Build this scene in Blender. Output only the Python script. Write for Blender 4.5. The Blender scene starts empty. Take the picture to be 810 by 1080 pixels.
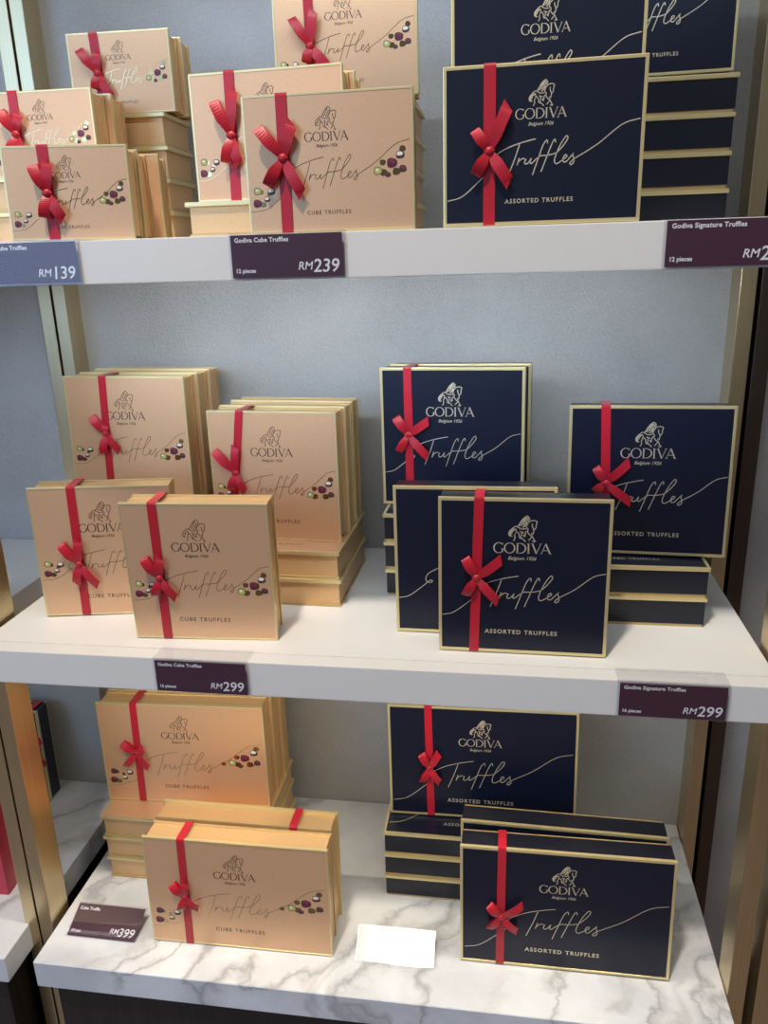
import bpy, bmesh, math, random
from mathutils import Vector, Matrix
random.seed(7)
S = bpy.context.scene
C = S.collection
R = math.radians
BR_WIDTHS = None

# ------------------------------------------------------------------ materials
def new_mat(name):
    m = bpy.data.materials.new(name); m.use_nodes = True
    nt = m.node_tree
    return m, nt, nt.nodes['Principled BSDF']
def simple(name, col, rough=.5, metal=0., spec=.5, coat=0., coat_r=.1, sheen=0.):
    m, nt, b = new_mat(name)
    b.inputs['Base Color'].default_value = (*col, 1)
    b.inputs['Roughness'].default_value = rough
    b.inputs['Metallic'].default_value = metal
    b.inputs['Specular IOR Level'].default_value = spec
    b.inputs['Coat Weight'].default_value = coat
    b.inputs['Coat Roughness'].default_value = coat_r
    b.inputs['Sheen Weight'].default_value = sheen
    return m
def node(nt, t, **kw):
    n = nt.nodes.new(t)
    for k, v in kw.items(): setattr(n, k, v)
    return n
def ramp(nt, stops):
    r = nt.nodes.new('ShaderNodeValToRGB')
    e = r.color_ramp.elements
    while len(e) > len(stops): e.remove(e[-1])
    while len(e) < len(stops): e.new(.5)
    for el, (p, c) in zip(e, stops): el.position = p; el.color = (*c, 1)
    return r
def coords(nt, scale=(1,1,1), rot=(0,0,0)):
    tc = nt.nodes.new('ShaderNodeTexCoord'); mp = nt.nodes.new('ShaderNodeMapping')
    mp.inputs['Scale'].default_value = scale; mp.inputs['Rotation'].default_value = rot
    nt.links.new(tc.outputs['Object'], mp.inputs['Vector'])
    return mp.outputs['Vector']
def paper(name, col, rough, metal=0., spec=.5, grain=.04, scale=900, var=.06):
    """coated paper with a fine grain"""
    m, nt, b = new_mat(name); L = nt.links.new
    v = coords(nt)
    n = node(nt, 'ShaderNodeTexNoise'); n.inputs['Scale'].default_value = scale; n.inputs['Detail'].default_value = 3
    L(v, n.inputs['Vector'])
    r = ramp(nt, [(.3, tuple(c*(1-var) for c in col)), (.7, tuple(min(1, c*(1+var)) for c in col))])
    L(n.outputs['Fac'], r.inputs['Fac']); L(r.outputs['Color'], b.inputs['Base Color'])
    bp = node(nt, 'ShaderNodeBump'); bp.inputs['Strength'].default_value = grain; bp.inputs['Distance'].default_value = .0005
    L(n.outputs['Fac'], bp.inputs['Height']); L(bp.outputs['Normal'], b.inputs['Normal'])
    b.inputs['Roughness'].default_value = rough; b.inputs['Metallic'].default_value = metal
    b.inputs['Specular IOR Level'].default_value = spec
    return m
def brushed(name, col, rough, scale=(400, 400, 6)):
    m, nt, b = new_mat(name); L = nt.links.new
    n = node(nt, 'ShaderNodeTexNoise'); n.inputs['Scale'].default_value = 1; n.inputs['Detail'].default_value = 4
    L(coords(nt, scale), n.inputs['Vector'])
    r = ramp(nt, [(.3, tuple(c*.92 for c in col)), (.7, tuple(min(1, c*1.06) for c in col))])
    L(n.outputs['Fac'], r.inputs['Fac']); L(r.outputs['Color'], b.inputs['Base Color'])
    mr = node(nt, 'ShaderNodeMapRange'); mr.inputs['To Min'].default_value = rough*.85; mr.inputs['To Max'].default_value = rough*1.2
    L(n.outputs['Fac'], mr.inputs['Value']); L(mr.outputs['Result'], b.inputs['Roughness'])
    b.inputs['Metallic'].default_value = 1
    return m
def wall_mat():
    m, nt, b = new_mat('metallic_plaster'); L = nt.links.new
    v = coords(nt)
    a = node(nt, 'ShaderNodeTexNoise'); a.inputs['Scale'].default_value = 7; a.inputs['Detail'].default_value = 6
    f = node(nt, 'ShaderNodeTexNoise'); f.inputs['Scale'].default_value = 330; f.inputs['Detail'].default_value = 4; f.inputs['Roughness'].default_value = .65
    L(v, a.inputs['Vector']); L(v, f.inputs['Vector'])
    mx = node(nt, 'ShaderNodeMix', data_type='FLOAT'); mx.inputs[0].default_value = .45
    L(a.outputs['Fac'], mx.inputs[2]); L(f.outputs['Fac'], mx.inputs[3])
    r = ramp(nt, [(.3, (.345, .335, .32)), (.5, (.43, .42, .405)), (.72, (.51, .50, .485))])
    L(mx.outputs[0], r.inputs['Fac']); L(r.outputs['Color'], b.inputs['Base Color'])
    bp = node(nt, 'ShaderNodeBump'); bp.inputs['Strength'].default_value = .5; bp.inputs['Distance'].default_value = .0015
    L(f.outputs['Fac'], bp.inputs['Height']); L(bp.outputs['Normal'], b.inputs['Normal'])
    b.inputs['Roughness'].default_value = .45; b.inputs['Metallic'].default_value = .25
    return m
def marble_mat():
    m, nt, b = new_mat('white_veined_marble'); L = nt.links.new
    v = coords(nt, (1, 1, 1), (0, 0, R(35)))
    w = node(nt, 'ShaderNodeTexNoise'); w.inputs['Scale'].default_value = 4.0; w.inputs['Detail'].default_value = 8; w.inputs['Roughness'].default_value = .6
    L(v, w.inputs['Vector'])
    ad = node(nt, 'ShaderNodeVectorMath', operation='MULTIPLY_ADD'); ad.inputs[1].default_value = (.22, .22, .22)
    L(w.outputs['Color'], ad.inputs[0]); L(v, ad.inputs[2])
    st = node(nt, 'ShaderNodeMapping'); st.inputs['Scale'].default_value = (5.0, 1.1, 3)
    L(ad.outputs[0], st.inputs['Vector'])
    n = node(nt, 'ShaderNodeTexNoise'); n.inputs['Scale'].default_value = 1.7; n.inputs['Detail'].default_value = 3; n.inputs['Roughness'].default_value = .5
    L(st.outputs[0], n.inputs['Vector'])
    s = node(nt, 'ShaderNodeMath', operation='SUBTRACT'); s.inputs[1].default_value = .5
    a = node(nt, 'ShaderNodeMath', operation='ABSOLUTE')
    L(n.outputs['Fac'], s.inputs[0]); L(s.outputs[0], a.inputs[0])
    r = ramp(nt, [(0, (.42, .42, .44)), (.014, (.55, .555, .57)), (.04, (.69, .70, .72)), (.10, (.72, .735, .77))])
    L(a.outputs[0], r.inputs['Fac'])
    c = node(nt, 'ShaderNodeTexNoise'); c.inputs['Scale'].default_value = 9; c.inputs['Detail'].default_value = 7
    L(ad.outputs[0], c.inputs['Vector'])
    r2 = ramp(nt, [(.35, (.78, .79, .81)), (.6, (1, 1, 1))])
    L(c.outputs['Fac'], r2.inputs['Fac'])
    mx = node(nt, 'ShaderNodeMix', data_type='RGBA', blend_type='MULTIPLY'); mx.inputs[0].default_value = 1
    L(r.outputs['Color'], mx.inputs[6]); L(r2.outputs['Color'], mx.inputs[7])
    L(mx.outputs[2], b.inputs['Base Color'])
    b.inputs['Roughness'].default_value = .28
    return m
def wood_mat():
    m, nt, b = new_mat('dark_wenge_veneer'); L = nt.links.new
    n = node(nt, 'ShaderNodeTexNoise'); n.inputs['Scale'].default_value = 1; n.inputs['Detail'].default_value = 5
    L(coords(nt, (160, 160, 4)), n.inputs['Vector'])
    r = ramp(nt, [(.35, (.009, .006, .006)), (.65, (.02, .013, .012))])
    L(n.outputs['Fac'], r.inputs['Fac']); L(r.outputs['Color'], b.inputs['Base Color'])
    b.inputs['Roughness'].default_value = .5
    return m
def glass_mat(name='clear_acrylic', rough=.03):
    m, nt, b = new_mat(name); L = nt.links.new
    out = nt.nodes['Material Output']; nt.nodes.remove(b)
    t = node(nt, 'ShaderNodeBsdfTransparent'); t.inputs[0].default_value = (.97, .97, .98, 1)
    g = node(nt, 'ShaderNodeBsdfGlossy'); g.inputs['Roughness'].default_value = rough
    f = node(nt, 'ShaderNodeFresnel'); f.inputs['IOR'].default_value = 1.5
    mx = node(nt, 'ShaderNodeMixShader')
    ge = node(nt, 'ShaderNodeNewGeometry'); iv = node(nt, 'ShaderNodeMath', operation='SUBTRACT'); iv.inputs[0].default_value = 1
    mu = node(nt, 'ShaderNodeMath', operation='MULTIPLY')
    L(ge.outputs['Backfacing'], iv.inputs[1]); L(iv.outputs[0], mu.inputs[0]); L(f.outputs[0], mu.inputs[1])
    L(mu.outputs[0], mx.inputs[0]); L(t.outputs[0], mx.inputs[1]); L(g.outputs[0], mx.inputs[2]); L(mx.outputs[0], out.inputs['Surface'])
    return m
M = dict(
    wall=wall_mat(), marble=marble_mat(), wood=wood_mat(), acrylic=glass_mat(), frosted=glass_mat('hazy_acrylic', .22),
    shelf=paper('white_lacquer', (.72, .705, .675), .38, grain=.02, scale=60, var=.01),
    brass=brushed('brushed_brass', (.62, .50, .30), .33),
    brass_dark=brushed('dark_reflecting_brass', (.10, .075, .06), .4),  # post metal with the dark it reflects put into its colour
    gold_rim=simple('matte_gold_base_edge', (.60, .43, .20), .42, .5),
    black=simple('black_recess', (.006, .005, .005), .8),
    led=None,
    gold_face=paper('pearl_gold_paper', (.73, .45, .26), .46, .55, grain=.03),
    gold_side=paper('pearl_gold_side_paper', (.72, .46, .225), .42, .5, grain=.03),
    gold_foil=simple('gold_foil_edge', (.74, .61, .31), .34, .62),
    navy=paper('navy_paper', (.0048, .0066, .0195), .33, 0., .4, grain=.03),
    navy_side=paper('navy_side_paper', (.0058, .0068, .0155), .32, 0., .45, grain=.03),
    ribbon=simple('red_satin', (.42, .006, .020), .40, 0., .45, sheen=.08),
    print_dark=simple('dark_brown_ink', (.055, .022, .014), .45),
    print_gold=simple('pale_gold_foil_print', (.66, .58, .42), .38, .55),
    print_script=simple('bronze_foil_script', (.42, .30, .15), .13, 1.),
    maroon=simple('maroon_ink', (.10, .008, .03), .4), green=simple('pistachio_ink', (.42, .44, .12), .45),
    white_ink=simple('cream_ink', (.80, .74, .66), .45), cocoa=simple('cocoa_ink', (.065, .025, .022), .45),
    olive=simple('olive_foil_blob', (.40, .31, .14), .16, 1.), pink_ink=simple('rose_ink', (.36, .06, .12), .45),
    plum=paper('plum_card', (.060, .015, .034), .5, grain=.01, var=.02),
    tag_white=simple('white_lettering', (.82, .82, .82), .5),
    redbox=paper('red_box_paper', (.50, .03, .06), .4), floor=paper('floor_tile', (.27, .20, .175), .3, scale=8),
)
def led_mat():
    m, nt, b = new_mat('led_diffuser')
    b.inputs['Base Color'].default_value = (.9, .9, .9, 1)
    b.inputs['Emission Color'].default_value = (.93, .96, 1, 1); b.inputs['Emission Strength'].default_value = 3
    return m
M['led'] = led_mat()

# ------------------------------------------------------------------ builders
def link(name, me, mats, parent=None, smooth=False):
    o = bpy.data.objects.new(name, me); C.objects.link(o)
    if not me.materials:
        for m in mats: me.materials.append(m)
    if smooth:
        for p in me.polygons: p.use_smooth = True
    if parent: o.parent = parent
    return o
def bm_mesh(name, bm):
    me = bpy.data.meshes.new(name); bm.normal_update(); bm.to_mesh(me); bm.free(); return me
def add_box(bm, x0, x1, y0, y1, z0, z1, bev=0., mat=0, seg=2):
    r = bmesh.ops.create_cube(bm, size=1)
    vs = r['verts']
    for v in vs:
        v.co = Vector((x0+(v.co.x+.5)*(x1-x0), y0+(v.co.y+.5)*(y1-y0), z0+(v.co.z+.5)*(z1-z0)))
    fs = set(f for v in vs for f in v.link_faces)
    for f in fs: f.material_index = mat
    if bev:
        es = list(set(e for v in vs for e in v.link_edges))
        bmesh.ops.bevel(bm, geom=es, offset=bev, segments=seg, affect='EDGES', profile=.7)
def box_obj(name, mat, dims, bev=.001, parent=None):
    bm = bmesh.new(); add_box(bm, *dims, bev=bev)
    return link(name, bm_mesh(name, bm), [mat], parent)
def thing(name, label, cat, loc=(0,0,0), group=None):
    o = bpy.data.objects.new(name, None); C.objects.link(o); o.location = loc
    o.empty_display_size = .02
    o['label'] = label; o['category'] = cat
    if group: o['group'] = group
    return o
def tag(o, label, cat, group=None):
    o['label'] = label; o['category'] = cat
    if group: o['group'] = group
    return o
def struct(o): o['kind'] = 'structure'; return o

# ------------------------------------------------------------------ 2-D print helpers (metres in the face plane: x right, z up)
def smooth_line(pts, n=5):
    if len(pts) < 3: return [Vector(p) for p in pts]
    P = [Vector(p) for p in pts]; P = [2*P[0]-P[1]] + P + [2*P[-1]-P[-2]]
    out = []
    for i in range(1, len(P)-2):
        a, b, c, d = P[i-1:i+3]
        for k in range(n):
            t = k/n
            out.append(.5*((2*b)+(c-a)*t+(2*a-5*b+4*c-d)*t*t+(3*b-a-3*c+d)*t**3))
    out.append(P[-2]); return out
class Print:
    """flat ink and foil shapes, one mesh with several inks"""
    def __init__(s): s.v = []; s.f = []; s.m = []
    def stroke(s, pts, w, mat=0, lift=0., curve=True):
        P = smooth_line(pts) if curve else [Vector(p) for p in pts]
        n = len(P)
        if not callable(w): wf = lambda t, c=w: c
        else: wf = w
        base = len(s.v)
        for i, p in enumerate(P):
            d = (P[min(i+1, n-1)]-P[max(i-1, 0)])
            if d.length < 1e-9: d = Vector((1, 0))
            d.normalize(); q = Vector((-d.y, d.x))*wf(i/(n-1))*.5
            for z in (p+q, p-q): s.v.append((z.x, -lift, z.y))
        for i in range(n-1):
            a = base+2*i; s.f.append((a, a+1, a+3, a+2)); s.m.append(mat)
    def poly(s, pts, mat=0, lift=0.):
        b = len(s.v); n = len(pts)
        cx = sum(p[0] for p in pts)/n; cz = sum(p[1] for p in pts)/n
        s.v.append((cx, -lift, cz))
        for p in pts: s.v.append((p[0], -lift, p[1]))
        for i in range(n): s.f.append((b, b+1+i, b+1+(i+1) % n)); s.m.append(mat)
    def text(s, body, cx, z, width, mat=0, shear=0., space=1., bold=0., height=None, align='C', lift=0.):
        cu = bpy.data.curves.new('t', 'FONT'); cu.body = body; cu.size = 1; cu.shear = shear
        cu.space_character = space; cu.offset = bold; cu.resolution_u = 3
        ob = bpy.data.objects.new('t', cu); C.objects.link(ob)
        me = bpy.data.meshes.new_from_object(ob)
        xs = [v.co.x for v in me.vertices]; x0, x1 = min(xs), max(xs)
        k = width/(x1-x0) if width else height/.72
        kz = (height/.72) if height else k
        off = cx-(x1+x0)/2*k if align == 'C' else (cx-x0*k if align == 'L' else cx-x1*k)
        b = len(s.v)
        for v in me.vertices: s.v.append((v.co.x*k+off, -lift, z+v.co.y*kz))
        for p in me.polygons: s.f.append(tuple(b+i for i in p.vertices)); s.m.append(mat)
        bpy.data.objects.remove(ob); bpy.data.curves.remove(cu); bpy.data.meshes.remove(me)
    def mesh(s, name):
        me = bpy.data.meshes.new(name); me.from_pydata(s.v, [], s.f)
        for p, m in zip(me.polygons, s.m): p.material_index = m
        # all faces look out of the lid (-y)
        bm = bmesh.new(); bm.from_mesh(me)
        fl = [f for f in bm.faces if f.calc_area() > 0 and f.normal.y > 0]
        bm.normal_update(); fl = [f for f in bm.faces if f.normal.y > 0]
        bmesh.ops.reverse_faces(bm, faces=fl); bm.to_mesh(me); bm.free()
        return me

def lettering(pr, cx, z, w):
    """six flared capitals; z = baseline, w = total width"""
    h = w*.19; tk, tn = .135, .055
    pr_ = lambda x, y: (cx-w/2+x*h, z+y*h)
    def arc(x, rx, a0, a1, ry=.5):
        pts = []
        for i in range(19):
            a = R(a0+(a1-a0)*i/18); pts.append(pr_(x+rx*math.cos(a), .5+ry*math.sin(a)))
        wf = lambda t: h*(tn+(tk-tn)*abs(math.cos(R(a0+(a1-a0)*t)))**1.3)
        pr.stroke(pts, wf, curve=False)
    def ln(x0, y0, x1, y1, a, b=None):
        b = a if b is None else b
        pr.stroke([pr_(x0, y0), pr_((x0+x1)/2, (y0+y1)/2), pr_(x1, y1)], lambda t: h*(a+(b-a)*t), curve=False)
    def serif(x, y, s=.13): ln(x-s, y, x+s, y, .045)
    x = .47; arc(x, .45, 48, 318, .50); ln(x+.36, .40, x+.36, .12, tk, tk*.9); serif(x+.36, .41, .14); ln(x+.33, .80, x+.37, .98, .04, .07)
    x = 1.48; arc(x, .47, 0, 360, .50)
    x = 2.20; ln(x, 0, x, 1, tk); arc(x+.22, .54, -90, 90, .48); ln(x-.1, .98, x+.25, .98, .05); ln(x-.1, .02, x+.25, .02, .05)
    x = 3.22; ln(x, 0, x, 1, tk); serif(x, .98); serif(x, .02)
    x = 3.56; ln(x, 1, x+.40, 0, tk); ln(x+.78, 1, x+.40, 0, tn); serif(x+.01, .98, .11); serif(x+.77, .98, .10)
    x = 4.40; ln(x, 0, x+.40, 1, tn); ln(x+.38, 1.02, x+.82, 0, tk*1.05); ln(x+.13, .34, x+.66, .34, tn); serif(x, .02, .10); serif(x+.82, .02, .11)
# rider on horseback, traced as line work in a 810 x 741 frame
HORSE_TAIL = [(205,365),(140,425),(115,480),(125,540),(165,553),(160,500),(178,440),(232,385)]
HORSE_HAIR = [[(480,105),(420,180),(360,260),(320,325)], [(500,120),(450,200),(400,300)], [(520,140),(480,220),(430,330)], [(505,230),(470,290),(420,345)]]
HORSE_LINES = [
    [(490,90),(430,140),(380,200),(340,270),(300,335)], [(490,90),(530,118),(548,165),(522,190),(545,215)],
    [(470,130),(430,200),(400,270),(350,320)], [(500,180),(470,250),(440,320),(400,350)], [(522,230),(500,300),(470,345)],
    [(490,370),(490,305),(520,255),(560,212),(610,193),(665,195),(710,215),(698,255),(690,305),(685,362),(650,392),(622,352),(606,300),(612,262)],
    [(640,390),(642,440),(622,500),(590,478)], [(510,450),(565,520),(602,530),(625,565),(650,622),(682,662),(618,660)],
    [(612,538),(582,590),(538,642)], [(490,365),(520,385),(515,430),(480,445),(468,500),(450,560),(428,505)],
    [(380,440),(388,500),(374,592)], [(278,450),(330,500),(348,590),(402,602),(475,672)], [(302,340),(258,330),(208,362)],
    [(208,362),(140,430),(114,480),(126,540),(192,556)], [(172,500),(200,440),(262,380)], [(150,470),(160,530)],
    [(270,395),(262,480),(240,532),(246,600),(214,662)], [(282,450),(246,512)], [(300,345),(380,385),(480,380)], [(345,440),(440,470)],
]
def emblem(pr, cx, z, w, filled):
    k = w*.50/610
    q = lambda p: (cx+(p[0]-405)*k, z+(672-p[1])*k)
    if filled:
        pr.poly([q(p) for p in HORSE_TAIL], 0)
    if filled:
        for a in HORSE_HAIR: pr.stroke([q(p) for p in a], w*.019, lift=.00001)
    for l in HORSE_LINES: pr.stroke([q(p) for p in l], w*(.017 if filled else .014), lift=.00002)
# joined-up script traced from the lids, 565 units from the T stem to the s
SCRIPT = [
    [(-60,262),(-34,248),(-24,258),(-40,272),(-72,262),(-82,235),(-60,190),(0,150),(60,120),(120,98),(180,80),(240,65),(303,52)],
    [(165,92),(140,170),(112,245),(75,335)],
    [(166,200),(154,235),(146,260),(160,232),(182,213),(200,206),(213,212)],
    [(224,210),(212,238),(222,252),(246,240),(270,206),(260,236),(270,249),(298,226),(330,200),(352,188),(400,186),(440,180),(484,168)],
    [(404,92),(402,66),(384,76),(362,115),(330,205),(282,342)],
    [(472,86),(468,60),(452,74),(432,118),(400,200),(355,318)],
    [(484,168),(538,112),(574,58),(568,36),(550,48),(510,112),(476,192),(468,238),(486,256),(520,238),(562,208),(572,192),(556,188),(540,214),(546,242),(568,240),(592,215),(616,188),(630,172),(622,188),(632,225),(628,252),(608,266),(598,256),(612,238),(640,216)],
]
def script_pt(p, x0, zb, k): return (x0+(p[0]-75)*k, zb+(268-(p[1]+.02*p[0]))*k)
def script(pr, W, H, P, mat, th):
    """P: u of the T foot, u of the s end, v of the baseline, v of the right swoosh end, (u, v) of the left swoosh start or None"""
    uT, uS, vb, vr, vl = P
    x0 = (uT-.5)*W; k = (uS-uT)*W/565; zb = H*(1-vb)
    for l in SCRIPT: pr.stroke([script_pt(p, x0, zb, k) for p in l], th, mat)
    a = script_pt((640,216), x0, zb, k); b = ((.5-.025)*W, H*(1-vr))
    pr.stroke([a, (a[0]+(b[0]-a[0])*.35, a[1]+(b[1]-a[1])*.36), (a[0]+(b[0]-a[0])*.72, a[1]+(b[1]-a[1])*.86), b], th*.9, mat)
    if vl:
        a = (-.5*W+.022*W, H*(1-vl)); b = script_pt((-58,262), x0, zb, k)
        pr.stroke([a, (a[0]+(b[0]-a[0])*.33, a[1]+(b[1]-a[1])*.13), (a[0]+(b[0]-a[0])*.7, a[1]+(b[1]-a[1])*.58), b], th*.9, mat)
INKS = ['print_dark', 'print_script', 'maroon', 'green', 'white_ink', 'cocoa', 'olive', 'pink_ink']
def blob(pr, cx, cz, s, mat, lift, ph=0., sq=.86, lump=.06):
    pts = []
    for i in range(14):
        a = 2*math.pi*i/14
        r = s*.5*(1+lump*math.cos(3*a+ph))*(1+.10*abs(math.sin(2*a)))
        pts.append((cx+r*math.cos(a), cz+r*math.sin(a)*sq))
    pr.poly(pts, mat, lift)
def truffle(pr, cx, cz, s, kind, ph=0.):
    """one printed cube truffle: dark outline, filling, top facet and a swirl"""
    fill = {'maroon': 2, 'green': 3, 'white': 5, 'brown': 5}[kind]; top = {'maroon': 7, 'green': 4, 'white': 4, 'brown': 7}[kind]
    blob(pr, cx, cz, s*1.06, 5, .00004, ph); blob(pr, cx, cz, s*.9, fill, .00007, ph)
    if kind == 'white':
        blob(pr, cx-.05*s, cz+.13*s, s*.74, 4, .00010, ph, .62)
    elif kind == 'green':
        blob(pr, cx-.08*s, cz+.10*s, s*.36, 4, .00010, ph, .8)
    else:
        c = [(cx+s*r*math.cos(a), cz+.08*s+s*r*.7*math.sin(a)) for r, a in [(.30,2.9),(.30,2.2),(.29,1.4),(.26,.6),(.20,-.2),(.12,-.8),(.06,2.6)]]
        pr.stroke(c, s*.06, top, .00010)
def chocolates(pr, W, H, right, left, k, kind, side):
    cx, cz = (right[0]-.5)*W, H*(1-right[1]); c = .01*k
    sp = 1.3 if kind == 'long' else 1.
    if side == 'left': return choc_left(pr, W, H, left, c, kind, sp)
    for dx, dz, s in [(1.29,1.5,.75),(-1.1,.1,.72),(-1.05,-1.0,.85),(.5,-.95,.9)] + ([(-3.0,-1.0,.6)] if kind == 'long' else []):
        blob(pr, cx+dx*c*(sp if dx > 0 else 1), cz+dz*c, s*c, 6, .00001, dx)
    if kind != 'square': truffle(pr, cx-.5*c*sp, cz-1.25*c, .62*c, 'brown', .5)
    truffle(pr, cx, cz, 1.15*c, 'maroon'); truffle(pr, cx+1.0*c*sp, cz+.85*c, .95*c, 'white', .8)
    truffle(pr, cx-1.7*c*(1.05 if sp > 1 else 1), cz-.8*c, .95*c, 'green', .3); truffle(pr, cx+1.27*c*sp, cz-.68*c, .85*c, 'brown', 1.2)
def choc_left(pr, W, H, left, c, kind, sp):
    cx, cz = (left[0]-.5)*W, H*(1-left[1])
    for dx, dz, s in [(.75,-.15,.7),(.55,1.3,.6),(1.5,1.0,.5)]: blob(pr, cx+dx*c, cz+dz*c, s*c, 6, .00001, dz)
    truffle(pr, cx, cz, .98*c, 'maroon'); truffle(pr, cx+.12*c*sp, cz+1.4*c, .9*c, 'green' if kind != 'long' else 'brown', .4)
    truffle(pr, cx+1.25*c*sp, cz+.45*c, .68*c, 'white', .9); truffle(pr, cx+1.85*c*sp, cz+1.3*c, .85*c, 'white', .2)
    # the curve that carries them
    pr.stroke([(-.5*W+.012*W, cz-.95*c), (cx+.9*c, cz-.75*c), (cx+2.1*c*sp, cz-.1*c), (cx+3.2*c*sp, cz+.75*c)], .0005, 1)

# ------------------------------------------------------------------ box types  (W, H, D, frame, lettering width, caption, script layout ...)
T = {
 's': dict(W=.13202,H=.09356,D=.0392, gw=.242, cap=('CUBE TRUFFLES',.36,.64,.86), sc=(.36,.70,.625,.36,None), ch=((.86,.52),(.065,.82),.70,'other')),
 'm': dict(W=.17063,H=.12868,D=.03766,gw=.255, cap=('CUBE TRUFFLES',.356,.62,.857), sc=(.335,.67,.62,.36,None), ch=((.87,.52),(.055,.77),.83,'other')),
 'q': dict(W=.18749,H=.18617,D=.0413, gw=.325, cap=('CUBE TRUFFLES',.325,.68,.855), sc=(.33,.73,.63,.44,None), ch=((.868,.587),(.062,.66),1.,'square')),
 'l': dict(W=.27585,H=.18366,D=.04075,gw=.225, cap=('CUBE TRUFFLES',.365,.635,.84), sc=(.325,.665,.665,.365,None), ch=((.871,.51),(.05,.79),1.2,'long')),
 'M': dict(W=.18879,H=.1439,D=.04188, gw=.250, cap=('ASSORTED TRUFFLES',.32,.665,.85), sc=(.337,.667,.625,.375,.83)),
 'Q': dict(W=.2,H=.19479,D=.04145,    gw=.330, cap=('ASSORTED TRUFFLES',.28,.71,.865), sc=(.31,.72,.645,.457,.76)),
 'L': dict(W=.28997,H=.19345,D=.04091,gw=.225, cap=('ASSORTED TRUFFLES',.316,.67,.855), sc=(.32,.66,.665,.37,.873)),
}
LID = .0052; BASE = .0042
CACHE = {}
def meshes(t):
    if t in CACHE: return CACHE[t]
    q = T[t]; W, H, D = q['W'], q['H'], q['D']; dark = t.isupper()
    fr = .0050 if dark else .0029
    if t == 'M': fr = .0043
    if t == 's': fr = .0026
    # lid: a foil-edged plate whose face panel sits a hair below the frame
    bm = bmesh.new(); add_box(bm, -W/2, W/2, 0, LID, 0, H, bev=.0009)
    bm.normal_update()
    f = max((f for f in bm.faces if f.normal.y < -.99), key=lambda f: f.calc_area())
    bmesh.ops.inset_region(bm, faces=[f], thickness=fr-.0009, depth=0)
    bmesh.ops.inset_region(bm, faces=[f], thickness=.0002, depth=-.0003)
    f.material_index = 1
    lid = bm_mesh('lid', bm)
    i = .0018 if dark else .0040
    bm = bmesh.new(); add_box(bm, -W/2+i, W/2-i, LID, D-BASE, i, H-i, bev=.0007)
    body = bm_mesh('body', bm)
    i = .0022 if not dark else .0030
    bm = bmesh.new(); add_box(bm, -W/2+i, W/2-i, D-BASE, D, i, H-i, bev=.0007)
    bm.normal_update(); f = max((f for f in bm.faces if f.normal.y > .99), key=lambda f: f.calc_area())
    bmesh.ops.inset_region(bm, faces=[f], thickness=.0016, depth=0); f.material_index = 1
    base = bm_mesh('base', bm)
    off = .0002
    gw = q['gw']*W; zg = H*(1-.31)-gw*.19/2
    out = dict(lid=lid, body=body, base=base)
    pr = Print(); emblem(pr, .004*W-.012*W, zg+gw*.19*1.16, gw, dark); out['emblem'] = pr.mesh('emblem')
    pr = Print(); lettering(pr, -.008*W, zg, gw); out['brand'] = pr.mesh('brand')
    pr = Print(); pr.text('Belgium 1926', -.006*W, zg-gw*.125, gw*.50, 0, shear=.32, bold=.012); out['tagline'] = pr.mesh('tagline')
    pr = Print(); a, b = q['cap'][1:3]; pr.text(q['cap'][0], (a+b-1)/2*W, H*(1-q['cap'][3])-.0012, (b-a)*W, 0, space=1.28, bold=.022 if dark else .008)
    out['caption'] = pr.mesh('caption')
    pr = Print(); script(pr, W, H, q['sc'], 0, .0011 if dark else .00062); out['script'] = pr.mesh('script')
    if not dark:
        for sd in ('left', 'right'):
            pr = Print(); chocolates(pr, W, H, *q['ch'], sd); out['chocolates_'+sd] = pr.mesh('chocolates')
    for n in ('emblem', 'brand', 'tagline', 'caption', 'script', 'chocolates_left', 'chocolates_right'):
        if n in out:
            for v in out[n].vertices: v.co.y += off
    CACHE[t] = out
    return out

# ------------------------------------------------------------------ ribbon and bow
def strip_mesh(name, paths, th=.0004):
    """paths: list of (centres, cross vectors); every strip gets a real thickness"""
    bm = bmesh.new()
    for cs, xs in paths:
        n = len(cs); rows = []
        for i in range(n):
            d = (cs[min(i+1, n-1)]-cs[max(i-1, 0)]).normalized()
            nr = d.cross(xs[i])
            if nr.length < 1e-9: nr = Vector((0, -1, 0))
            nr = nr.normalized()*th*.5
            rows.append([bm.verts.new(cs[i]+xs[i]+nr), bm.verts.new(cs[i]-xs[i]+nr), bm.verts.new(cs[i]-xs[i]-nr), bm.verts.new(cs[i]+xs[i]-nr)])
        for a, b in zip(rows, rows[1:]):
            for k in range(4): bm.faces.new((a[k], a[(k+1) % 4], b[(k+1) % 4], b[k]))
        bm.faces.new(rows[0]); bm.faces.new(rows[-1][::-1])
    bmesh.ops.recalc_face_normals(bm, faces=bm.faces)
    return bm_mesh(name, bm)
def catmull3(pts, n=5):
    P = [Vector(p) for p in pts]; P = [2*P[0]-P[1]]+P+[2*P[-1]-P[-2]]
    out = []
    for i in range(1, len(P)-2):
        a, b, c, d = P[i-1:i+3]
        for k in range(n):
            t = k/n; out.append(.5*((2*b)+(c-a)*t+(2*a-5*b+4*c-d)*t*t+(3*b-a-3*c+d)*t**3))
    out.append(P[-2]); return out
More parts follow.
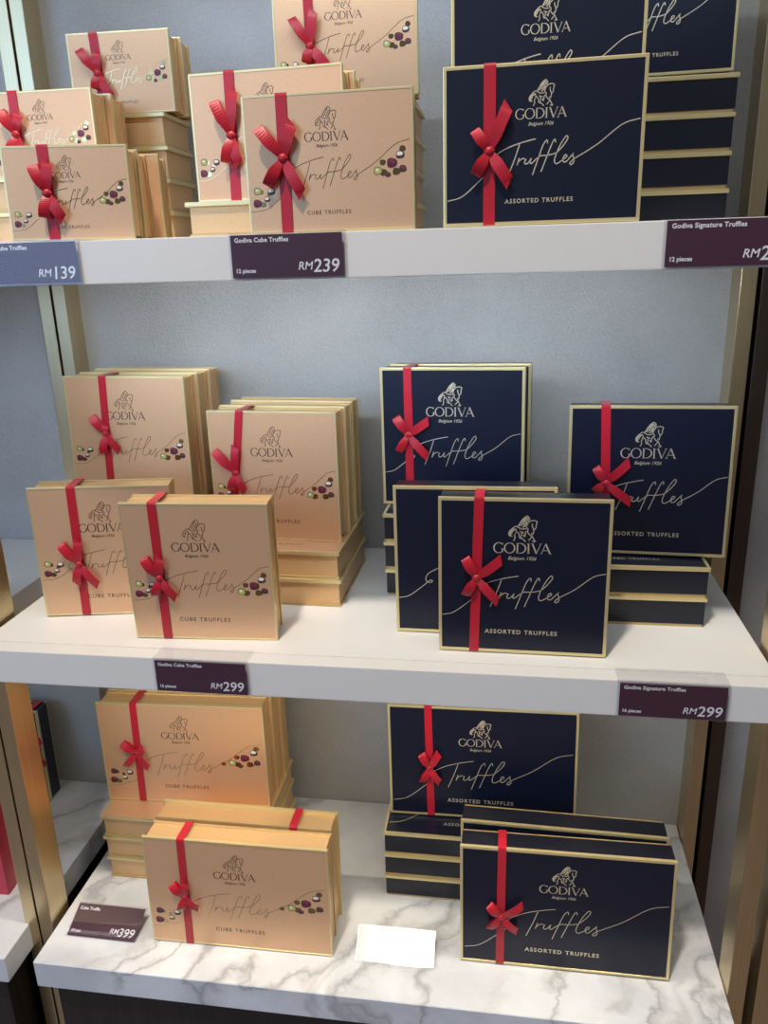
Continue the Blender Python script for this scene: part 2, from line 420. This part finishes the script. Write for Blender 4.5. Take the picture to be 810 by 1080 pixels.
def ribbon_for(root, t, ut, ub, vk, bow, w=.0115):
    q = T[t]; W, H, D = q['W'], q['H'], q['D']
    xt, xb = (ut-.5)*W, (ub-.5)*W
    g = .0007
    pts = [(xb, -g, .0007), ((xt+xb)/2, -g, H*.5), (xt, -g, H-.0015), (xt, -g*.4, H+g*.8), (xt, LID, H+g), (xt, D-.001, H+g*.6), (xt, D+g, H-.002), (xb, D+g, .002)]
    cs = [Vector(p) for p in pts]
    rb = link('ribbon', strip_mesh('ribbon', [(cs, [Vector((w/2, 0, 0))]*len(cs))]), [M['ribbon']], root)
    if not bow: return rb
    kx = xt+(xb-xt)*vk; kz = H*(1-vk); ww = w
    paths = []
    def P(d, s, h, side=0.): return Vector((kx+d[0]*s, -g-h, kz+d[1]*s))
    for i, (dx, dz, kind) in enumerate(bow):
        d = Vector((dx, dz))*.01; L = max(d.length, 1e-4); u = d/L
        pv = Vector((-u.y, 0, u.x))
        lf = .55+.45*min(1, L/.026)
        if kind == 'o':
            raw = [(0,.0030),(.28,.0068),(.6,.0088),(.90,.0080),(1.,.0058),(.95,.0040),(.62,.0026),(.3,.0020),(0,.0020)]
            c = catmull3([P(d, s, h*lf) for s, h in raw], 4)
            sgn = 1 if dz > 0 else -1
            tw = R(32)*sgn
            xs = []
            for p in c:
                s = ((p.x-kx)*u.x+(p.z-kz)*u.y)/L
                k = min(1, .36+s*1.35)
                v = pv*math.cos(tw*s)+Vector((0, -1, 0))*math.sin(tw*s)
                xs.append(v*ww*.5*k)
        else:
            raw = [(0,.0030),(.22,.0052),(.5,.0070),(.8,.0066),(1.,.0048)]
            c = catmull3([P(d, s, h) for s, h in raw], 5)
            xs = []
            n = len(c)
            for j, p in enumerate(c):
                s = j/(n-1); k = min(1, .40+s*1.6)
                x = pv*ww*.5*k
                if j >= n-2:       # slanted cut
                    x = x+Vector((u.x, 0, u.y))*ww*(.32 if dx*dz > 0 else -.32)*(1 if j == n-1 else .45)
                xs.append(x)
        paths.append((c, xs))
    bo = link('bow', strip_mesh('bow', paths, .0004), [M['ribbon']], rb)
    bm = bmesh.new(); bmesh.ops.create_uvsphere(bm, u_segments=18, v_segments=12, radius=1)
    for v in bm.verts:
        a = math.atan2(v.co.z, v.co.x)
        k = 1+.07*math.cos(6*a)
        v.co = Vector((kx+v.co.x*.0052*k, -g-.0036+v.co.y*.0036, kz+v.co.z*.0048*k))
    link('knot', bm_mesh('knot', bm), [M['ribbon']], rb, smooth=True)
    return rb

# ------------------------------------------------------------------ a chocolate box
SZ = {'s': 'small', 'm': 'medium', 'q': 'square', 'l': 'long', 'M': 'medium', 'Q': 'square', 'L': 'long'}
def choc_box(t, mat4, label, group, pr=True, rib=None):
    q = meshes(t); dark = t.isupper()
    r = thing('chocolate_box', label, 'chocolate box', group=group)
    r.matrix_world = mat4
    face = M['navy'] if dark else M['gold_face']; side = M['navy_side'] if dark else M['gold_side']
    lid = link('lid', q['lid'], [M['gold_foil'], face], r)
    link('body', q['body'], [side], r); link('base_panel', q['base'], [M['gold_rim'], side], r)
    if pr:
        ink = M['print_gold'] if dark else M['print_dark']
        for n, nm in [('emblem', 'emblem'), ('brand', 'brand_lettering'), ('tagline', 'tagline_lettering'), ('caption', 'caption_lettering')]:
            link(nm, q[n], [ink], lid)
        link('script_lettering', q['script'], [M['print_gold'] if dark else M['print_script']], lid)
        if not dark:
            for sd in ('left', 'right'): link('chocolate_print', q['chocolates_'+sd], [M[k] for k in INKS], lid)
    if rib: ribbon_for(r, t, *rib)
    return r
ZT, ZM, ZB = .4911, 0., -.50988
def stand(x, y, z, yaw=0, tilt=0, roll=0, t='q', flip=False):
    """upright on its edge, face to the front; returns the placing matrix"""
    q = T[t]; W, D = q['W'], q['D']; yw, tl, rl = R(yaw), R(tilt), R(roll)
    ex = Vector((math.cos(yw), math.sin(yw), 0)); ey = Vector((-math.sin(yw), math.cos(yw), 0)); Z = Vector((0, 0, 1))
    up = Z*math.cos(tl)+ey*math.sin(tl); bk = ey*math.cos(tl)-Z*math.sin(tl)
    o = Vector((x, y, z))+Z*D*max(0, math.sin(tl))
    e2 = ex*math.cos(rl)+up*math.sin(rl); u2 = up*math.cos(rl)-ex*math.sin(rl)
    o = o+Z*W/2*abs(math.sin(rl))
    if flip: o = o+bk*D; e2 = -e2; bk = -bk
    m = Matrix.Identity(4)
    for i in range(3): m[i][0], m[i][1], m[i][2], m[i][3] = e2[i], bk[i], u2[i], o[i]
    return m
def behind(m, n, t, dx=0., extra=0.):
    return m @ Matrix.Translation((dx, n*T[t]['D']+extra, 0))
def lie(x, y, z, lev, yaw, t):
    D = T[t]['D']; yw = R(yaw)
    ex = (math.cos(yw), math.sin(yw), 0); ey = (-math.sin(yw), math.cos(yw), 0); dn = (0, 0, -1)
    m = Matrix.Identity(4); o = (x, y, z+(lev+1)*D)
    for i in range(3): m[i][0], m[i][1], m[i][2], m[i][3] = ex[i], dn[i], ey[i], o[i]
    return m
def stack(x, y, z, n, yaw, t, labels, group, top_print=False, jit=.0008):
    for k in range(n):
        j = random.uniform(-jit, jit)
        choc_box(t, lie(x+j, y+j*.5, z, k, yaw, t), labels[k], group, pr=(top_print and k == n-1))

GS = 'gold truffle boxes'; ND = 'navy truffle boxes'
GF = 'gold truffle boxes lying flat in stacks'; NF = 'navy truffle boxes lying flat in stacks'
def bow(*p): return [(a, b, k) for a, b, k in p]
# ---- top shelf
zt = ZT
m = stand(-.2777, .0115, zt, 8.65, 0.3, -.63, 's')
choc_box('s', m, 'small gold truffle box at the front left of the top shelf, above the RM139 tag', GS,
         rib=(.335, .35, .50, bow((-1.1,2.7,'o'),(.5,3.0,'t'),(-.5,-2.4,'o'),(1.4,-2.6,'t'))))
b_ = stand(-.284, .0535, zt, 8.65, 0, 0, 's')
choc_box('s', b_, 'small gold box directly behind the front left box of the top shelf, side showing', GS, pr=False)
choc_box('s', stand(-.278, .0947, zt, 8.65, 0, 0, 's'), 'small gold box last of the three at the front left of the top shelf', GS, pr=False)
stack(-.385, .133, zt, 2, 0, 's', ['lower flat gold box at the left end of the top shelf, under the ribboned box', 'upper flat gold box at the left end of the top shelf, under the ribboned box'], GF)
m = stand(-.3665, .136, zt+2*T['s']['D'], 1, 0, 0, 's')
choc_box('s', m, 'small gold ribboned box cut by the left photo edge, raised behind the RM139 box', GS,
         rib=(.26, .26, .5, bow((-1.5,2.6,'o'),(.8,2.2,'t'),(-1.0,-2.4,'o'),(.9,-2.8,'t'))))
choc_box('s', behind(m, 1, 's', .006, .001), 'small gold box tight behind the raised ribboned box at the left photo edge', GS, pr=False)
stack(-.3165, .227, zt, 4, 1, 's', ['bottom flat gold box of the tall stack at the back left of the top shelf', 'second flat gold box from the bottom at the back left of the top shelf',
      'third flat gold box from the bottom at the back left of the top shelf', 'top flat gold box of the tall stack at the back left of the top shelf'], GF)
m = stand(-.304, .232, zt+4*T['s']['D'], 3.66, .74, .3, 's')
choc_box('s', m, 'small gold ribboned box standing on the four-box stack at the top left', GS,
         rib=(.27, .30, .50, bow((-2.0,2.7,'o'),(.2,2.3,'t'),(-.4,-1.8,'o'),(1.5,-2.9,'t'))))
choc_box('s', behind(m, 1, 's', .003, .001), 'small gold box behind the ribboned box on the four-box stack, top left', GS, pr=False)
m = stand(.0055, .0081, zt, -.1, -.6, .11, 'm')
choc_box('m', m, 'medium gold box with loose red bow at the top shelf front, above RM239', GS,
         rib=(.238, .23, .453, bow((-2.3,2.8,'o'),(1.2,3.1,'t'),(-1.7,-2.5,'o'),(1.8,-3.4,'t'))))
stack(-.0847, .0636, zt, 1, -.53, 'm', ['single flat gold box under the ribboned box left of the RM239 box'], GF)
m = stand(-.075, .0765, zt+T['m']['D'], -2.75, .4, 0, 'm')
choc_box('m', m, 'medium gold ribboned box half hidden behind the RM239 box on its left', GS,
         rib=(.272, .262, .49, bow((-1.6,3.4,'o'),(.6,4.4,'t'),(-.7,-2.7,'o'),(.7,-2.9,'t'))))
choc_box('m', behind(m, 1, 'm', .004, .001), 'medium gold box sandwiched behind the half hidden ribboned box on the top shelf', GS, pr=False)
stack(-.0137, .197, zt, 4, 0, 'm', ['bottom flat gold box of the stack behind the RM239 box', 'second flat gold box up in the stack behind the RM239 box',
      'third flat gold box up in the stack behind the RM239 box', 'top flat gold box of the stack behind the RM239 box'], GF)
choc_box('m', stand(-.0093, .2006, zt+4*T['m']['D'], .97, 4.03, .8, 'm'), 'medium gold ribboned box cut by the top of the photo, high behind the RM239 box', GS,
         rib=(.25, .265, .55, bow((-2.0,3.0,'o'),(.6,3.6,'t'),(-.5,-1.8,'o'),(2.3,-2.8,'t'))))
m = stand(.2124, .0119, zt, -1.88, 1., 0, 'M')
choc_box('M', m, 'medium navy truffle box with a red bow at the front of the top shelf', ND,
         rib=(.236, .24, .53, bow((-1.4,1.9,'o'),(1.75,3.9,'t'),(-1.3,-2.1,'o'),(2.0,-2.9,'t'))))
stack(.217, .061, zt, 2, 0, 'M', ['lower flat navy box hidden behind the front navy box of the top shelf', 'upper flat navy box hidden behind the front navy box of the top shelf'], NF)
choc_box('M', stand(.217, .07, zt+2*T['M']['D'], -1.2, .5, .2, 'M'), 'medium navy box without ribbon, raised right behind the front navy box of the top shelf', ND)
stack(.3515, .2553, zt, 4, .2, 'M', ['bottom flat navy box of the stack at the right of the top shelf', 'second flat navy box up at the right of the top shelf',
      'third flat navy box up at the right of the top shelf', 'top flat navy box of the stack at the right of the top shelf'], NF)
choc_box('M', stand(.344, .2585, zt+4*T['M']['D'], -1.64, 1.76, .14, 'M'), 'medium navy box standing on the four flat navy boxes at the top right', ND)
# ---- middle shelf, gold
q1 = T['q']['D']
m = stand(-.194, .0547, 0, 2.95, -2.4, -.35, 'q')
choc_box('q', m, 'square gold box at the very front of the middle shelf, above the left RM299', GS,
         rib=(.229, .226, .53, bow((-1.6,2.8,'o'),(.5,2.8,'t'),(-.7,-2.3,'o'),(1.9,-2.6,'t'))))
m = stand(-.3516, .1161, 0, 10.48, -1.4, -.67, 'q')
choc_box('q', m, 'square gold truffle box turned slightly, at the left end of the middle shelf', GS,
         rib=(.31, .297, .58, bow((-2.0,3.0,'o'),(.3,3.4,'t'),(-.7,-2.8,'t'),(2.2,-3.1,'t'))))
stack(-.1319, .167, 0, 2, -1.31, 'q', ['lower flat gold box under the three upright boxes in the middle of the middle shelf', 'upper flat gold box under the three upright boxes in the middle of the middle shelf'], GF, top_print=True)
m = stand(-.1361, .211, 2*q1, -3.79, 0, 0, 'q')
choc_box('q', m, 'square gold ribboned box standing on two flat boxes, front of three, middle shelf', GS,
         rib=(.263, .13, .47, bow((-2.8,3.2,'o'),(.4,3.8,'t'),(-.7,-2.4,'o'),(1.3,-2.6,'t'))))
choc_box('q', behind(m, 1, 'q', .002, .0012), 'square gold box second of three on the two flat gold boxes, middle shelf', GS, pr=False)
choc_box('q', behind(m, 2, 'q', .001, .0024), 'square gold box rearmost of three on the two flat gold boxes, middle shelf', GS, pr=False)
stack(-.372, .212, 0, 3, 0, 'q', ['bottom flat gold box hidden at the back left of the middle shelf', 'middle flat gold box hidden at the back left of the middle shelf', 'top flat gold box hidden at the back left of the middle shelf'], GF)
m = stand(-.3695, .2561, 3*q1, -.9, .33, -.59, 'q')
choc_box('q', m, 'square gold ribboned box high at the back left of the middle shelf, front of three', GS,
         rib=(.334, .30, .45, bow((-1.7,2.6,'o'),(.2,1.2,'t'),(-.5,-3.0,'o'),(2.0,-2.5,'t'))))
choc_box('q', behind(m, 1, 'q', .004, .001), 'square gold box second of three high at the back left of the middle shelf', GS, pr=False)
choc_box('q', behind(m, 2, 'q', .006, .002), 'square gold box rearmost of three high at the back left of the middle shelf', GS, pr=False)
# ---- middle shelf, navy
q2 = T['Q']['D']
choc_box('Q', stand(.2068, .0516, 0, -.91, 1.97, .06, 'Q'), 'square navy truffle box with a red bow at the very front of the middle shelf', ND,
         rib=(.24, .215, .50, bow((-1.3,2.5,'o'),(2.9,2.4,'t'),(-1.3,-2.2,'o'),(2.6,-2.9,'t'))))
choc_box('Q', stand(.1482, .0975, 0, -1.49, 1.44, .52, 'Q'), 'square navy box without ribbon just behind the front navy box of the middle shelf', ND)
stack(.1166, .209, 0, 3, -1.5, 'Q', ['bottom flat navy box of the stack of three at the back of the middle shelf', 'middle flat navy box of the stack of three at the back of the middle shelf',
      'top flat navy box of the stack of three at the back of the middle shelf'], NF)
m = stand(.1102, .2468, 3*q2, -6.6, 1.24, .56, 'Q')
choc_box('Q', m, 'square navy ribboned box on three flat navy boxes at the middle shelf back', ND,
         rib=(.198, .203, .475, bow((-1.7,2.5,'o'),(2.9,2.0,'t'),(-1.4,-2.4,'o'),(2.7,-3.0,'t'))))
choc_box('Q', behind(m, 1, 'Q', .004, .001), 'square navy box behind the ribboned one on the three flat navy boxes', ND, pr=False)
stack(.3416, .1445, 0, 2, 0, 'Q', ['lower flat navy box at the right end of the middle shelf', 'upper flat navy box at the right end of the middle shelf'], NF, top_print=True)
choc_box('Q', stand(.3646, .1816, 2*q2, -4.39, 2.11, .52, 'Q'), 'square navy ribboned box on two flat navy boxes, right end of middle shelf', ND,
         rib=(.224, .255, .51, bow((-1.3,2.1,'o'),(2.8,2.8,'t'),(-1.4,-1.1,'o'),(3.2,-2.4,'t'))))
# ---- marble counter, gold
q3 = T['l']['D']
choc_box('l', stand(-.1907, .0547, ZB, .46, 1.57, -.1, 'l'), 'long gold truffle box with a red bow at the front of the marble counter', GS,
         rib=(.214, .21, .524, bow((-1.6,2.3,'o'),(.4,2.6,'t'),(-.6,-2.1,'o'),(2.0,-1.7,'t'))))
choc_box('l', stand(-.1923, .0990, ZB, -.05, 2.19, 0, 'l', flip=True), 'long gold box turned back to front behind the front gold box on the marble', GS,
         rib=(.215, .215, .5, None))
stack(-.3205, .1691, ZB, 3, 0, 'l', ['bottom flat gold box of the stack at the left of the marble counter', 'middle flat gold box of the stack at the left of the marble counter', 'top flat gold box of the stack at the left of the marble counter'], GF)
m = stand(-.324, .2161, ZB+3*q3, 2.18, .3, .07, 'l')
choc_box('l', m, 'long gold ribboned box standing on three flat boxes, just under the middle shelf', GS,
         rib=(.23, .215, .485, bow((-2.2,1.9,'o'),(1.2,1.0,'t'),(-2.1,-2.4,'o'),(1.7,-2.6,'t'))))
choc_box('l', behind(m, 1, 'l', .003, .0012), 'long gold box second of three upright on the flat gold stack on the marble', GS, pr=False)
choc_box('l', behind(m, 2, 'l', .006, .0024), 'long gold box rearmost of three upright on the flat gold stack on the marble', GS, pr=False)
# ---- marble counter, navy
q4 = T['L']['D']
choc_box('L', stand(.2775, .0721, ZB, -.19, 2.59, .29, 'L'), 'long navy truffle box with a red bow at the front of the marble counter', ND,
         rib=(.20, .195, .567, bow((-1.6,2.1,'o'),(3.0,2.4,'t'),(-1.6,-1.9,'o'),(2.3,-2.0,'t'))))
choc_box('L', stand(.2749, .1293, ZB, -1.6, .6, .17, 'L'), 'long navy box without ribbon behind the front navy box on the marble', ND)
stack(.1515, .182, ZB, 3, 0, 'L', ['bottom flat navy box of the stack on the marble counter', 'middle flat navy box of the stack on the marble counter', 'top flat navy box of the stack on the marble counter'], NF, top_print=True)
choc_box('L', stand(.1572, .2277, ZB+3*q4, .16, 2.3, .48, 'L'), 'long navy ribboned box standing on three flat navy boxes, under the middle shelf', ND,
         rib=(.217, .226, .547, bow((-1.2,2.6,'o'),(1.5,2.8,'t'),(-1.2,-2.4,'o'),(1.6,-2.3,'t'))))

# ------------------------------------------------------------------ shelves, counter, posts
YW = .408
def shelf(label, x0, x1, z1, th, front=True):
    r = thing('display_shelf', label, 'shelf', ((x0+x1)/2, .2, z1-th))
    def part(n, mat, d, bev=.0012):
        o = box_obj(n, mat, d, bev); o.parent = r; o.matrix_parent_inverse = Matrix.Translation(r.location).inverted(); return o
    part('shelf_board', M['shelf'], (x0, x1, .0258, YW-.001, z1-th, z1))
    part('front_rail', M['shelf'], (x0, x1, 0., .0245, z1-th, z1))
    part('light_strip', M['led'], (x0+.02, x1-.02, .034, .040, z1-th-.0003, z1-th+.002), 0)
    return r
shelf('white top shelf board holding the medium boxes', -.492, .4925, ZT, .0449)
shelf('unseen white shelf board added overhead to shade and light the top row', -.492, .4925, .975, .0449)  # unseen board, added to shape the light on the upper row
shelf('white middle shelf board holding the square boxes', -.492, .4925, 0, .0460)
shelf('white shelf of the left neighbouring bay, behind the brass posts at middle height', -1.45, -.538, 0, .0460)
shelf('white upper shelf of the left neighbouring bay, hidden behind the RM139 tag', -1.45, -.538, ZT, .0449)
def slab(label, x0, x1):
    bm = bmesh.new(); add_box(bm, x0, x1, -.006, YW-.001, ZB-.0463, ZB, bev=.003, seg=3)
    return tag(link('marble_counter', bm_mesh('marble_counter', bm), [M['marble']]), label, 'counter')
slab('white veined marble counter slab under the lowest row of boxes', -.492, .4965)
slab('marble counter slab of the left neighbouring bay, behind the brass posts', -1.45, -.538)
ZF = -1.36
def cabinet(label, x0, x1):
    r = thing('base_cabinet', label, 'cabinet', ((x0+x1)/2, .2, ZF))
    def part(n, mat, d, bev=.001):
        o = box_obj(n, mat, d, bev); o.parent = r; o.matrix_parent_inverse = Matrix.Translation(r.location).inverted()
    part('carcass', M['wood'], (x0, x1, .031, YW-.001, ZF+.08, ZB-.0463))
    xm = (x0+x1)/2
    part('door', M['wood'], (x0+.001, xm-.0015, .012, .031, ZF+.085, ZB-.052))
    part('door', M['wood'], (xm+.0015, x1-.001, .012, .031, ZF+.085, ZB-.052))
    part('plinth', M['black'], (x0+.005, x1-.005, .06, YW-.001, ZF, ZF+.08))
cabinet('dark wood cabinet below the marble counter', -.474, .478)
cabinet('dark wood cabinet below the left neighbouring marble slab', -1.43, -.556)
def post(label, x0, x1, y0, y1, mat='brass'):
    o = box_obj('brass_post', M[mat], (x0, x1, y0, y1, ZF, 1.35), .0012)
    tag(o, label, 'post', 'brass shelf posts')
post('brass post at the front left corner of the shelves, its side facing the gold boxes', -.5195, -.4985, .060, .108)
post('front brass post of the left neighbouring bay, next to the front left corner post', -.5440, -.5225, .060, .108)
post('brass post at the back left corner against the wall', -.5190, -.4985, .364, YW)
post('back brass post of the left neighbouring bay, left of the dark slot', -.5440, -.5225, .364, YW)
post('brass post at the front right corner beside the navy boxes', .4970, .5200, .058, .105)
post('front brass post of the right neighbouring bay at the bottom right edge', .5330, .5560, .058, .105)
post('brass post at the back right corner against the wall', .4975, .5190, .360, YW)
post('back brass post of the right neighbouring bay, beyond the dark gap', .5260, .5480, .364, YW, 'brass_dark')

# ------------------------------------------------------------------ price tags
def clip_tag(label, x0, z1, title, pieces, price, w=.1165, h=.0425, ext=.0018):
    """clear holder hooked over the shelf edge with a plum card in front"""
    r = thing('price_tag', label, 'price tag', (x0+w/2, -.003, z1), 'price tags')
    bm = bmesh.new()
    a = w/2+.0025
    add_box(bm, -a, a, -.0012, .0018, -h-ext, .0022, .0003)       # plate behind the card, against the shelf edge
    add_box(bm, -a, a, -.0012, .0300, .0002, .0016, .0003)         # tongue lying on the shelf
    link('holder', bm_mesh('holder', bm), [M['acrylic']], r)
    bm = bmesh.new(); add_box(bm, -w/2, w/2, -.0019, -.0013, -h, -.0005, .0001)
    card = link('card', bm_mesh('card', bm), [M['plum']], r)
    bm = bmesh.new(); add_box(bm, -a, a, -.0034, -.0025, -h-ext*.6, .0012, .0003)
    link('cover_sheet', bm_mesh('cover_sheet', bm), [M['acrylic']], r)
    card_text(card, w, h, title, pieces, price, -.0021)
    return r
def card_text(card, w, h, title, pieces, price, y):
    pr = Print(); l = -w/2+.0045
    pr.text(title, l, -.0075, None, 0, height=.0044, align='L', bold=.03, space=1.06)
    pr.text(pieces, l, -h+.0052, None, 0, height=.0041, align='L', bold=.03)
    n = w/2-.0035
    pr.text(price, n, -h+.0045, None, 0, height=.0130, align='R', shear=.12, bold=.012)
    xs = [v[0] for v in pr.v]; pw = .0213 if len(price) == 3 else .008
    pr.text('RM', n-.0272, -h+.0070, None, 0, height=.0080, align='R', shear=.2, bold=.012)
    me = pr.mesh('tag_lettering')
    for v in me.vertices: v.co.y += y
    link('lettering', me, [M['tag_white']], card)
clip_tag('plum RM139 price tag at the left end of the top shelf edge', -.385, ZT, 'Godiva Cube Truffles', '9 pieces', '139')
clip_tag('plum RM239 price tag for 12 pieces on the top shelf edge', -.0985, ZT, 'Godiva Cube Truffles', '12 pieces', '239')
clip_tag('plum price tag cut by the right photo edge on the top shelf edge', .3305, ZT, 'Godiva Signature Truffles', '12 pieces', '239')
clip_tag('plum RM299 price tag on the middle shelf edge below the gold boxes', -.2405, 0, 'Godiva Cube Truffles', '16 pieces', '299')
clip_tag('plum RM299 price tag at the right end of the middle shelf edge, below navy boxes', .3170, 0, 'Godiva Signature Truffles', '16 pieces', '299')
def lean_tag(label, x, y, yaw, tilt, text, w=.1165, h=.0475, sheet='acrylic'):
    """acrylic wedge lying on the counter with its card facing up and forward"""
    r = thing('price_tag', label, 'price tag', (x, y, ZB), 'price tags')
    r.rotation_euler = (0, 0, R(yaw))
    t = R(tilt); cy, cz = h*math.cos(t), h*math.sin(t)
    # wedge legs
    bm = bmesh.new()
    add_box(bm, -w/2, w/2, 0, .0020, 0, h)
    m = Matrix.Translation((0, 0, .0004)) @ Matrix.Rotation(-(math.pi/2-t), 4, 'X')
    for v in bm.verts: v.co = m @ v.co
    b2 = len(bm.verts)
    add_box(bm, -w/2, w/2, cy-.0012, cy+.0008, .0002, cz)
    link('holder', bm_mesh('holder', bm), [M['acrylic']], r)
    bm = bmesh.new(); add_box(bm, -w/2+.002, w/2-.002, -.0010, -.0004, .002, h-.002)
    for v in bm.verts: v.co = m @ v.co
    card = link('card', bm_mesh('card', bm), [M['plum']], r)
    bm = bmesh.new(); add_box(bm, -w/2, w/2, -.0030, -.0018, 0, h)
    for v in bm.verts: v.co = m @ v.co
    link('cover_sheet', bm_mesh('cover_sheet', bm), [M[sheet]], r)
    if text:
        pr = Print(); hh = h-.004; l = -w/2+.006
        pr.text(text[0], l, h-.0115, None, 0, height=.0046, align='L', bold=.03)
        pr.text(text[1], l, .0075, None, 0, height=.0042, align='L', bold=.03)
        pr.text(text[2], w/2-.006, .0068, None, 0, height=.0125, align='R', shear=.12, bold=.008)
        pr.text('RM', w/2-.0315, .0100, None, 0, height=.0075, align='R', shear=.15, bold=.008)
        me = pr.mesh('tag_lettering')
        for v in me.vertices: v.co = m @ Vector((v.co.x, v.co.y-.0012, v.co.z))
        link('lettering', me, [M['tag_white']], card)
    return r
lean_tag('plum RM399 price tag lying tilted on the marble at the left', -.4110, .0440, -.5, 22, ('Cube Truffle', '24 pcs', '399'), .1135, .0525)
lean_tag('price tag glaring white with reflected light on the marble between the long boxes', .0383, .0540, .3, 31, None, .1150, .0485, 'frosted')

# ------------------------------------------------------------------ left neighbouring bay
r = thing('gift_box', 'red gift box at the left photo edge on the neighbouring marble slab', 'gift box', (-.70, .112, ZB))
def gpart(n, mat, d, bev=.0012, smooth=False):
    o = box_obj(n, mat, d, bev, r); return o
gpart('box_base', M['redbox'], (-.094, .094, .001, .049, .0, .158)); gpart('lid', M['redbox'], (-.0955, .0955, -.0012, .018, -.0, .1595))
choc_box('M', stand(-.703, .166, ZB, 0, 0, 0, 'M'), 'navy box in shadow behind the red gift box in the left neighbouring bay', ND, pr=False)
choc_box('L', stand(-.808, .340, ZB, 0, 1, 0, 'L'), 'navy box with red bow seen past the front left brass post, left neighbouring bay', ND, pr=True,
         rib=(.945, .945, .42, bow((-1.6,2.2,'o'),(2.0,2.6,'t'),(-1.5,-2.0,'o'),(2.2,-2.6,'t'))))

# ------------------------------------------------------------------ room shell
bm = bmesh.new(); add_box(bm, -2.6, 2.6, YW, YW+.12, ZF, 1.45)
struct(link('wall_back', bm_mesh('wall_back', bm), [M['wall']]))
bm = bmesh.new(); add_box(bm, -2.6, 2.6, -4.2, YW+.12, ZF-.05, ZF)
struct(link('floor', bm_mesh('floor', bm), [M['floor']]))

# ------------------------------------------------------------------ light
def area(name, loc, target, size, power, col, size_y=None, shape=None):
    l = bpy.data.lights.new(name, 'AREA'); l.energy = power; l.color = col
    l.shape = shape or ('RECTANGLE' if size_y else 'SQUARE'); l.size = size
    if size_y: l.size_y = size_y
    o = bpy.data.objects.new(name, l); C.objects.link(o); o.location = loc
    d = Vector(target)-Vector(loc); o.rotation_euler = d.to_track_quat('-Z', 'Y').to_euler()
    return o
area('ceiling_downlight', (-.265, -1.07, 2.8), (0, .1, -.2), .20, 79, (1, .88, .73), shape='DISK')
area('shop_window_light', (-1.95, -3.0, 1.1), (0, .2, .3), 1.6, 42, (.37, .61, 1), 1.6)
a_ = area('shelf_strip_light', (0, .036, ZT-.0449-.0007), (0, .40, .17), .93, 2.5, (.78, .89, 1), .007); a_.data.spread = R(125)
area('shelf_strip_light', (0, .036, -.046-.0007), (0, .16, -.5), .93, 3.0, (1, .92, .74), .007)
area('shelf_strip_light', (0, .036, .975-.0449-.0007), (0, .20, .5), .93, 3.2, (.74, .87, 1), .007)
w = bpy.data.worlds.new('shop'); S.world = w; w.use_nodes = True
nt = w.node_tree; bg = nt.nodes['Background']
tc = nt.nodes.new('ShaderNodeTexCoord'); sp = nt.nodes.new('ShaderNodeSeparateXYZ')
nt.links.new(tc.outputs['Generated'], sp.inputs[0])
mr = nt.nodes.new('ShaderNodeMapRange'); mr.inputs['From Min'].default_value = -1; mr.inputs['From Max'].default_value = 1
nt.links.new(sp.outputs['Z'], mr.inputs['Value'])
rp = ramp(nt, [(0, (.20, .14, .125)), (.42, (.27, .20, .18)), (.52, (.42, .44, .48)), (.75, (.62, .68, .78)), (1, (.75, .78, .82))])
nt.links.new(mr.outputs[0], rp.inputs['Fac']); nt.links.new(rp.outputs['Color'], bg.inputs['Color'])
bg.inputs['Strength'].default_value = .36

# ------------------------------------------------------------------ camera
f, pitch, yaw, roll = 841.43, .30991, -.15635, -.02957
fw = Vector((math.sin(yaw)*math.cos(pitch), math.cos(yaw)*math.cos(pitch), -math.sin(pitch)))
r0 = Vector((math.cos(yaw), -math.sin(yaw), 0)); u0 = r0.cross(fw)
rr = r0*math.cos(roll)+u0*math.sin(roll); uu = u0*math.cos(roll)-r0*math.sin(roll)
cam = bpy.data.cameras.new('camera'); co = bpy.data.objects.new('camera', cam); C.objects.link(co)
cam.sensor_fit = 'VERTICAL'; cam.sensor_height = 36; cam.lens = f*36/1080; cam.clip_start = .02
mw = Matrix.Identity(4)
for i in range(3): mw[i][0], mw[i][1], mw[i][2], mw[i][3] = rr[i], uu[i], -fw[i], (.183, -.83363, .46605)[i]
co.matrix_world = mw; S.camera = co
v = S.view_settings
v.view_transform = 'Standard'; v.look = 'None'; v.gamma = 1; v.exposure = 0; v.use_curve_mapping = False
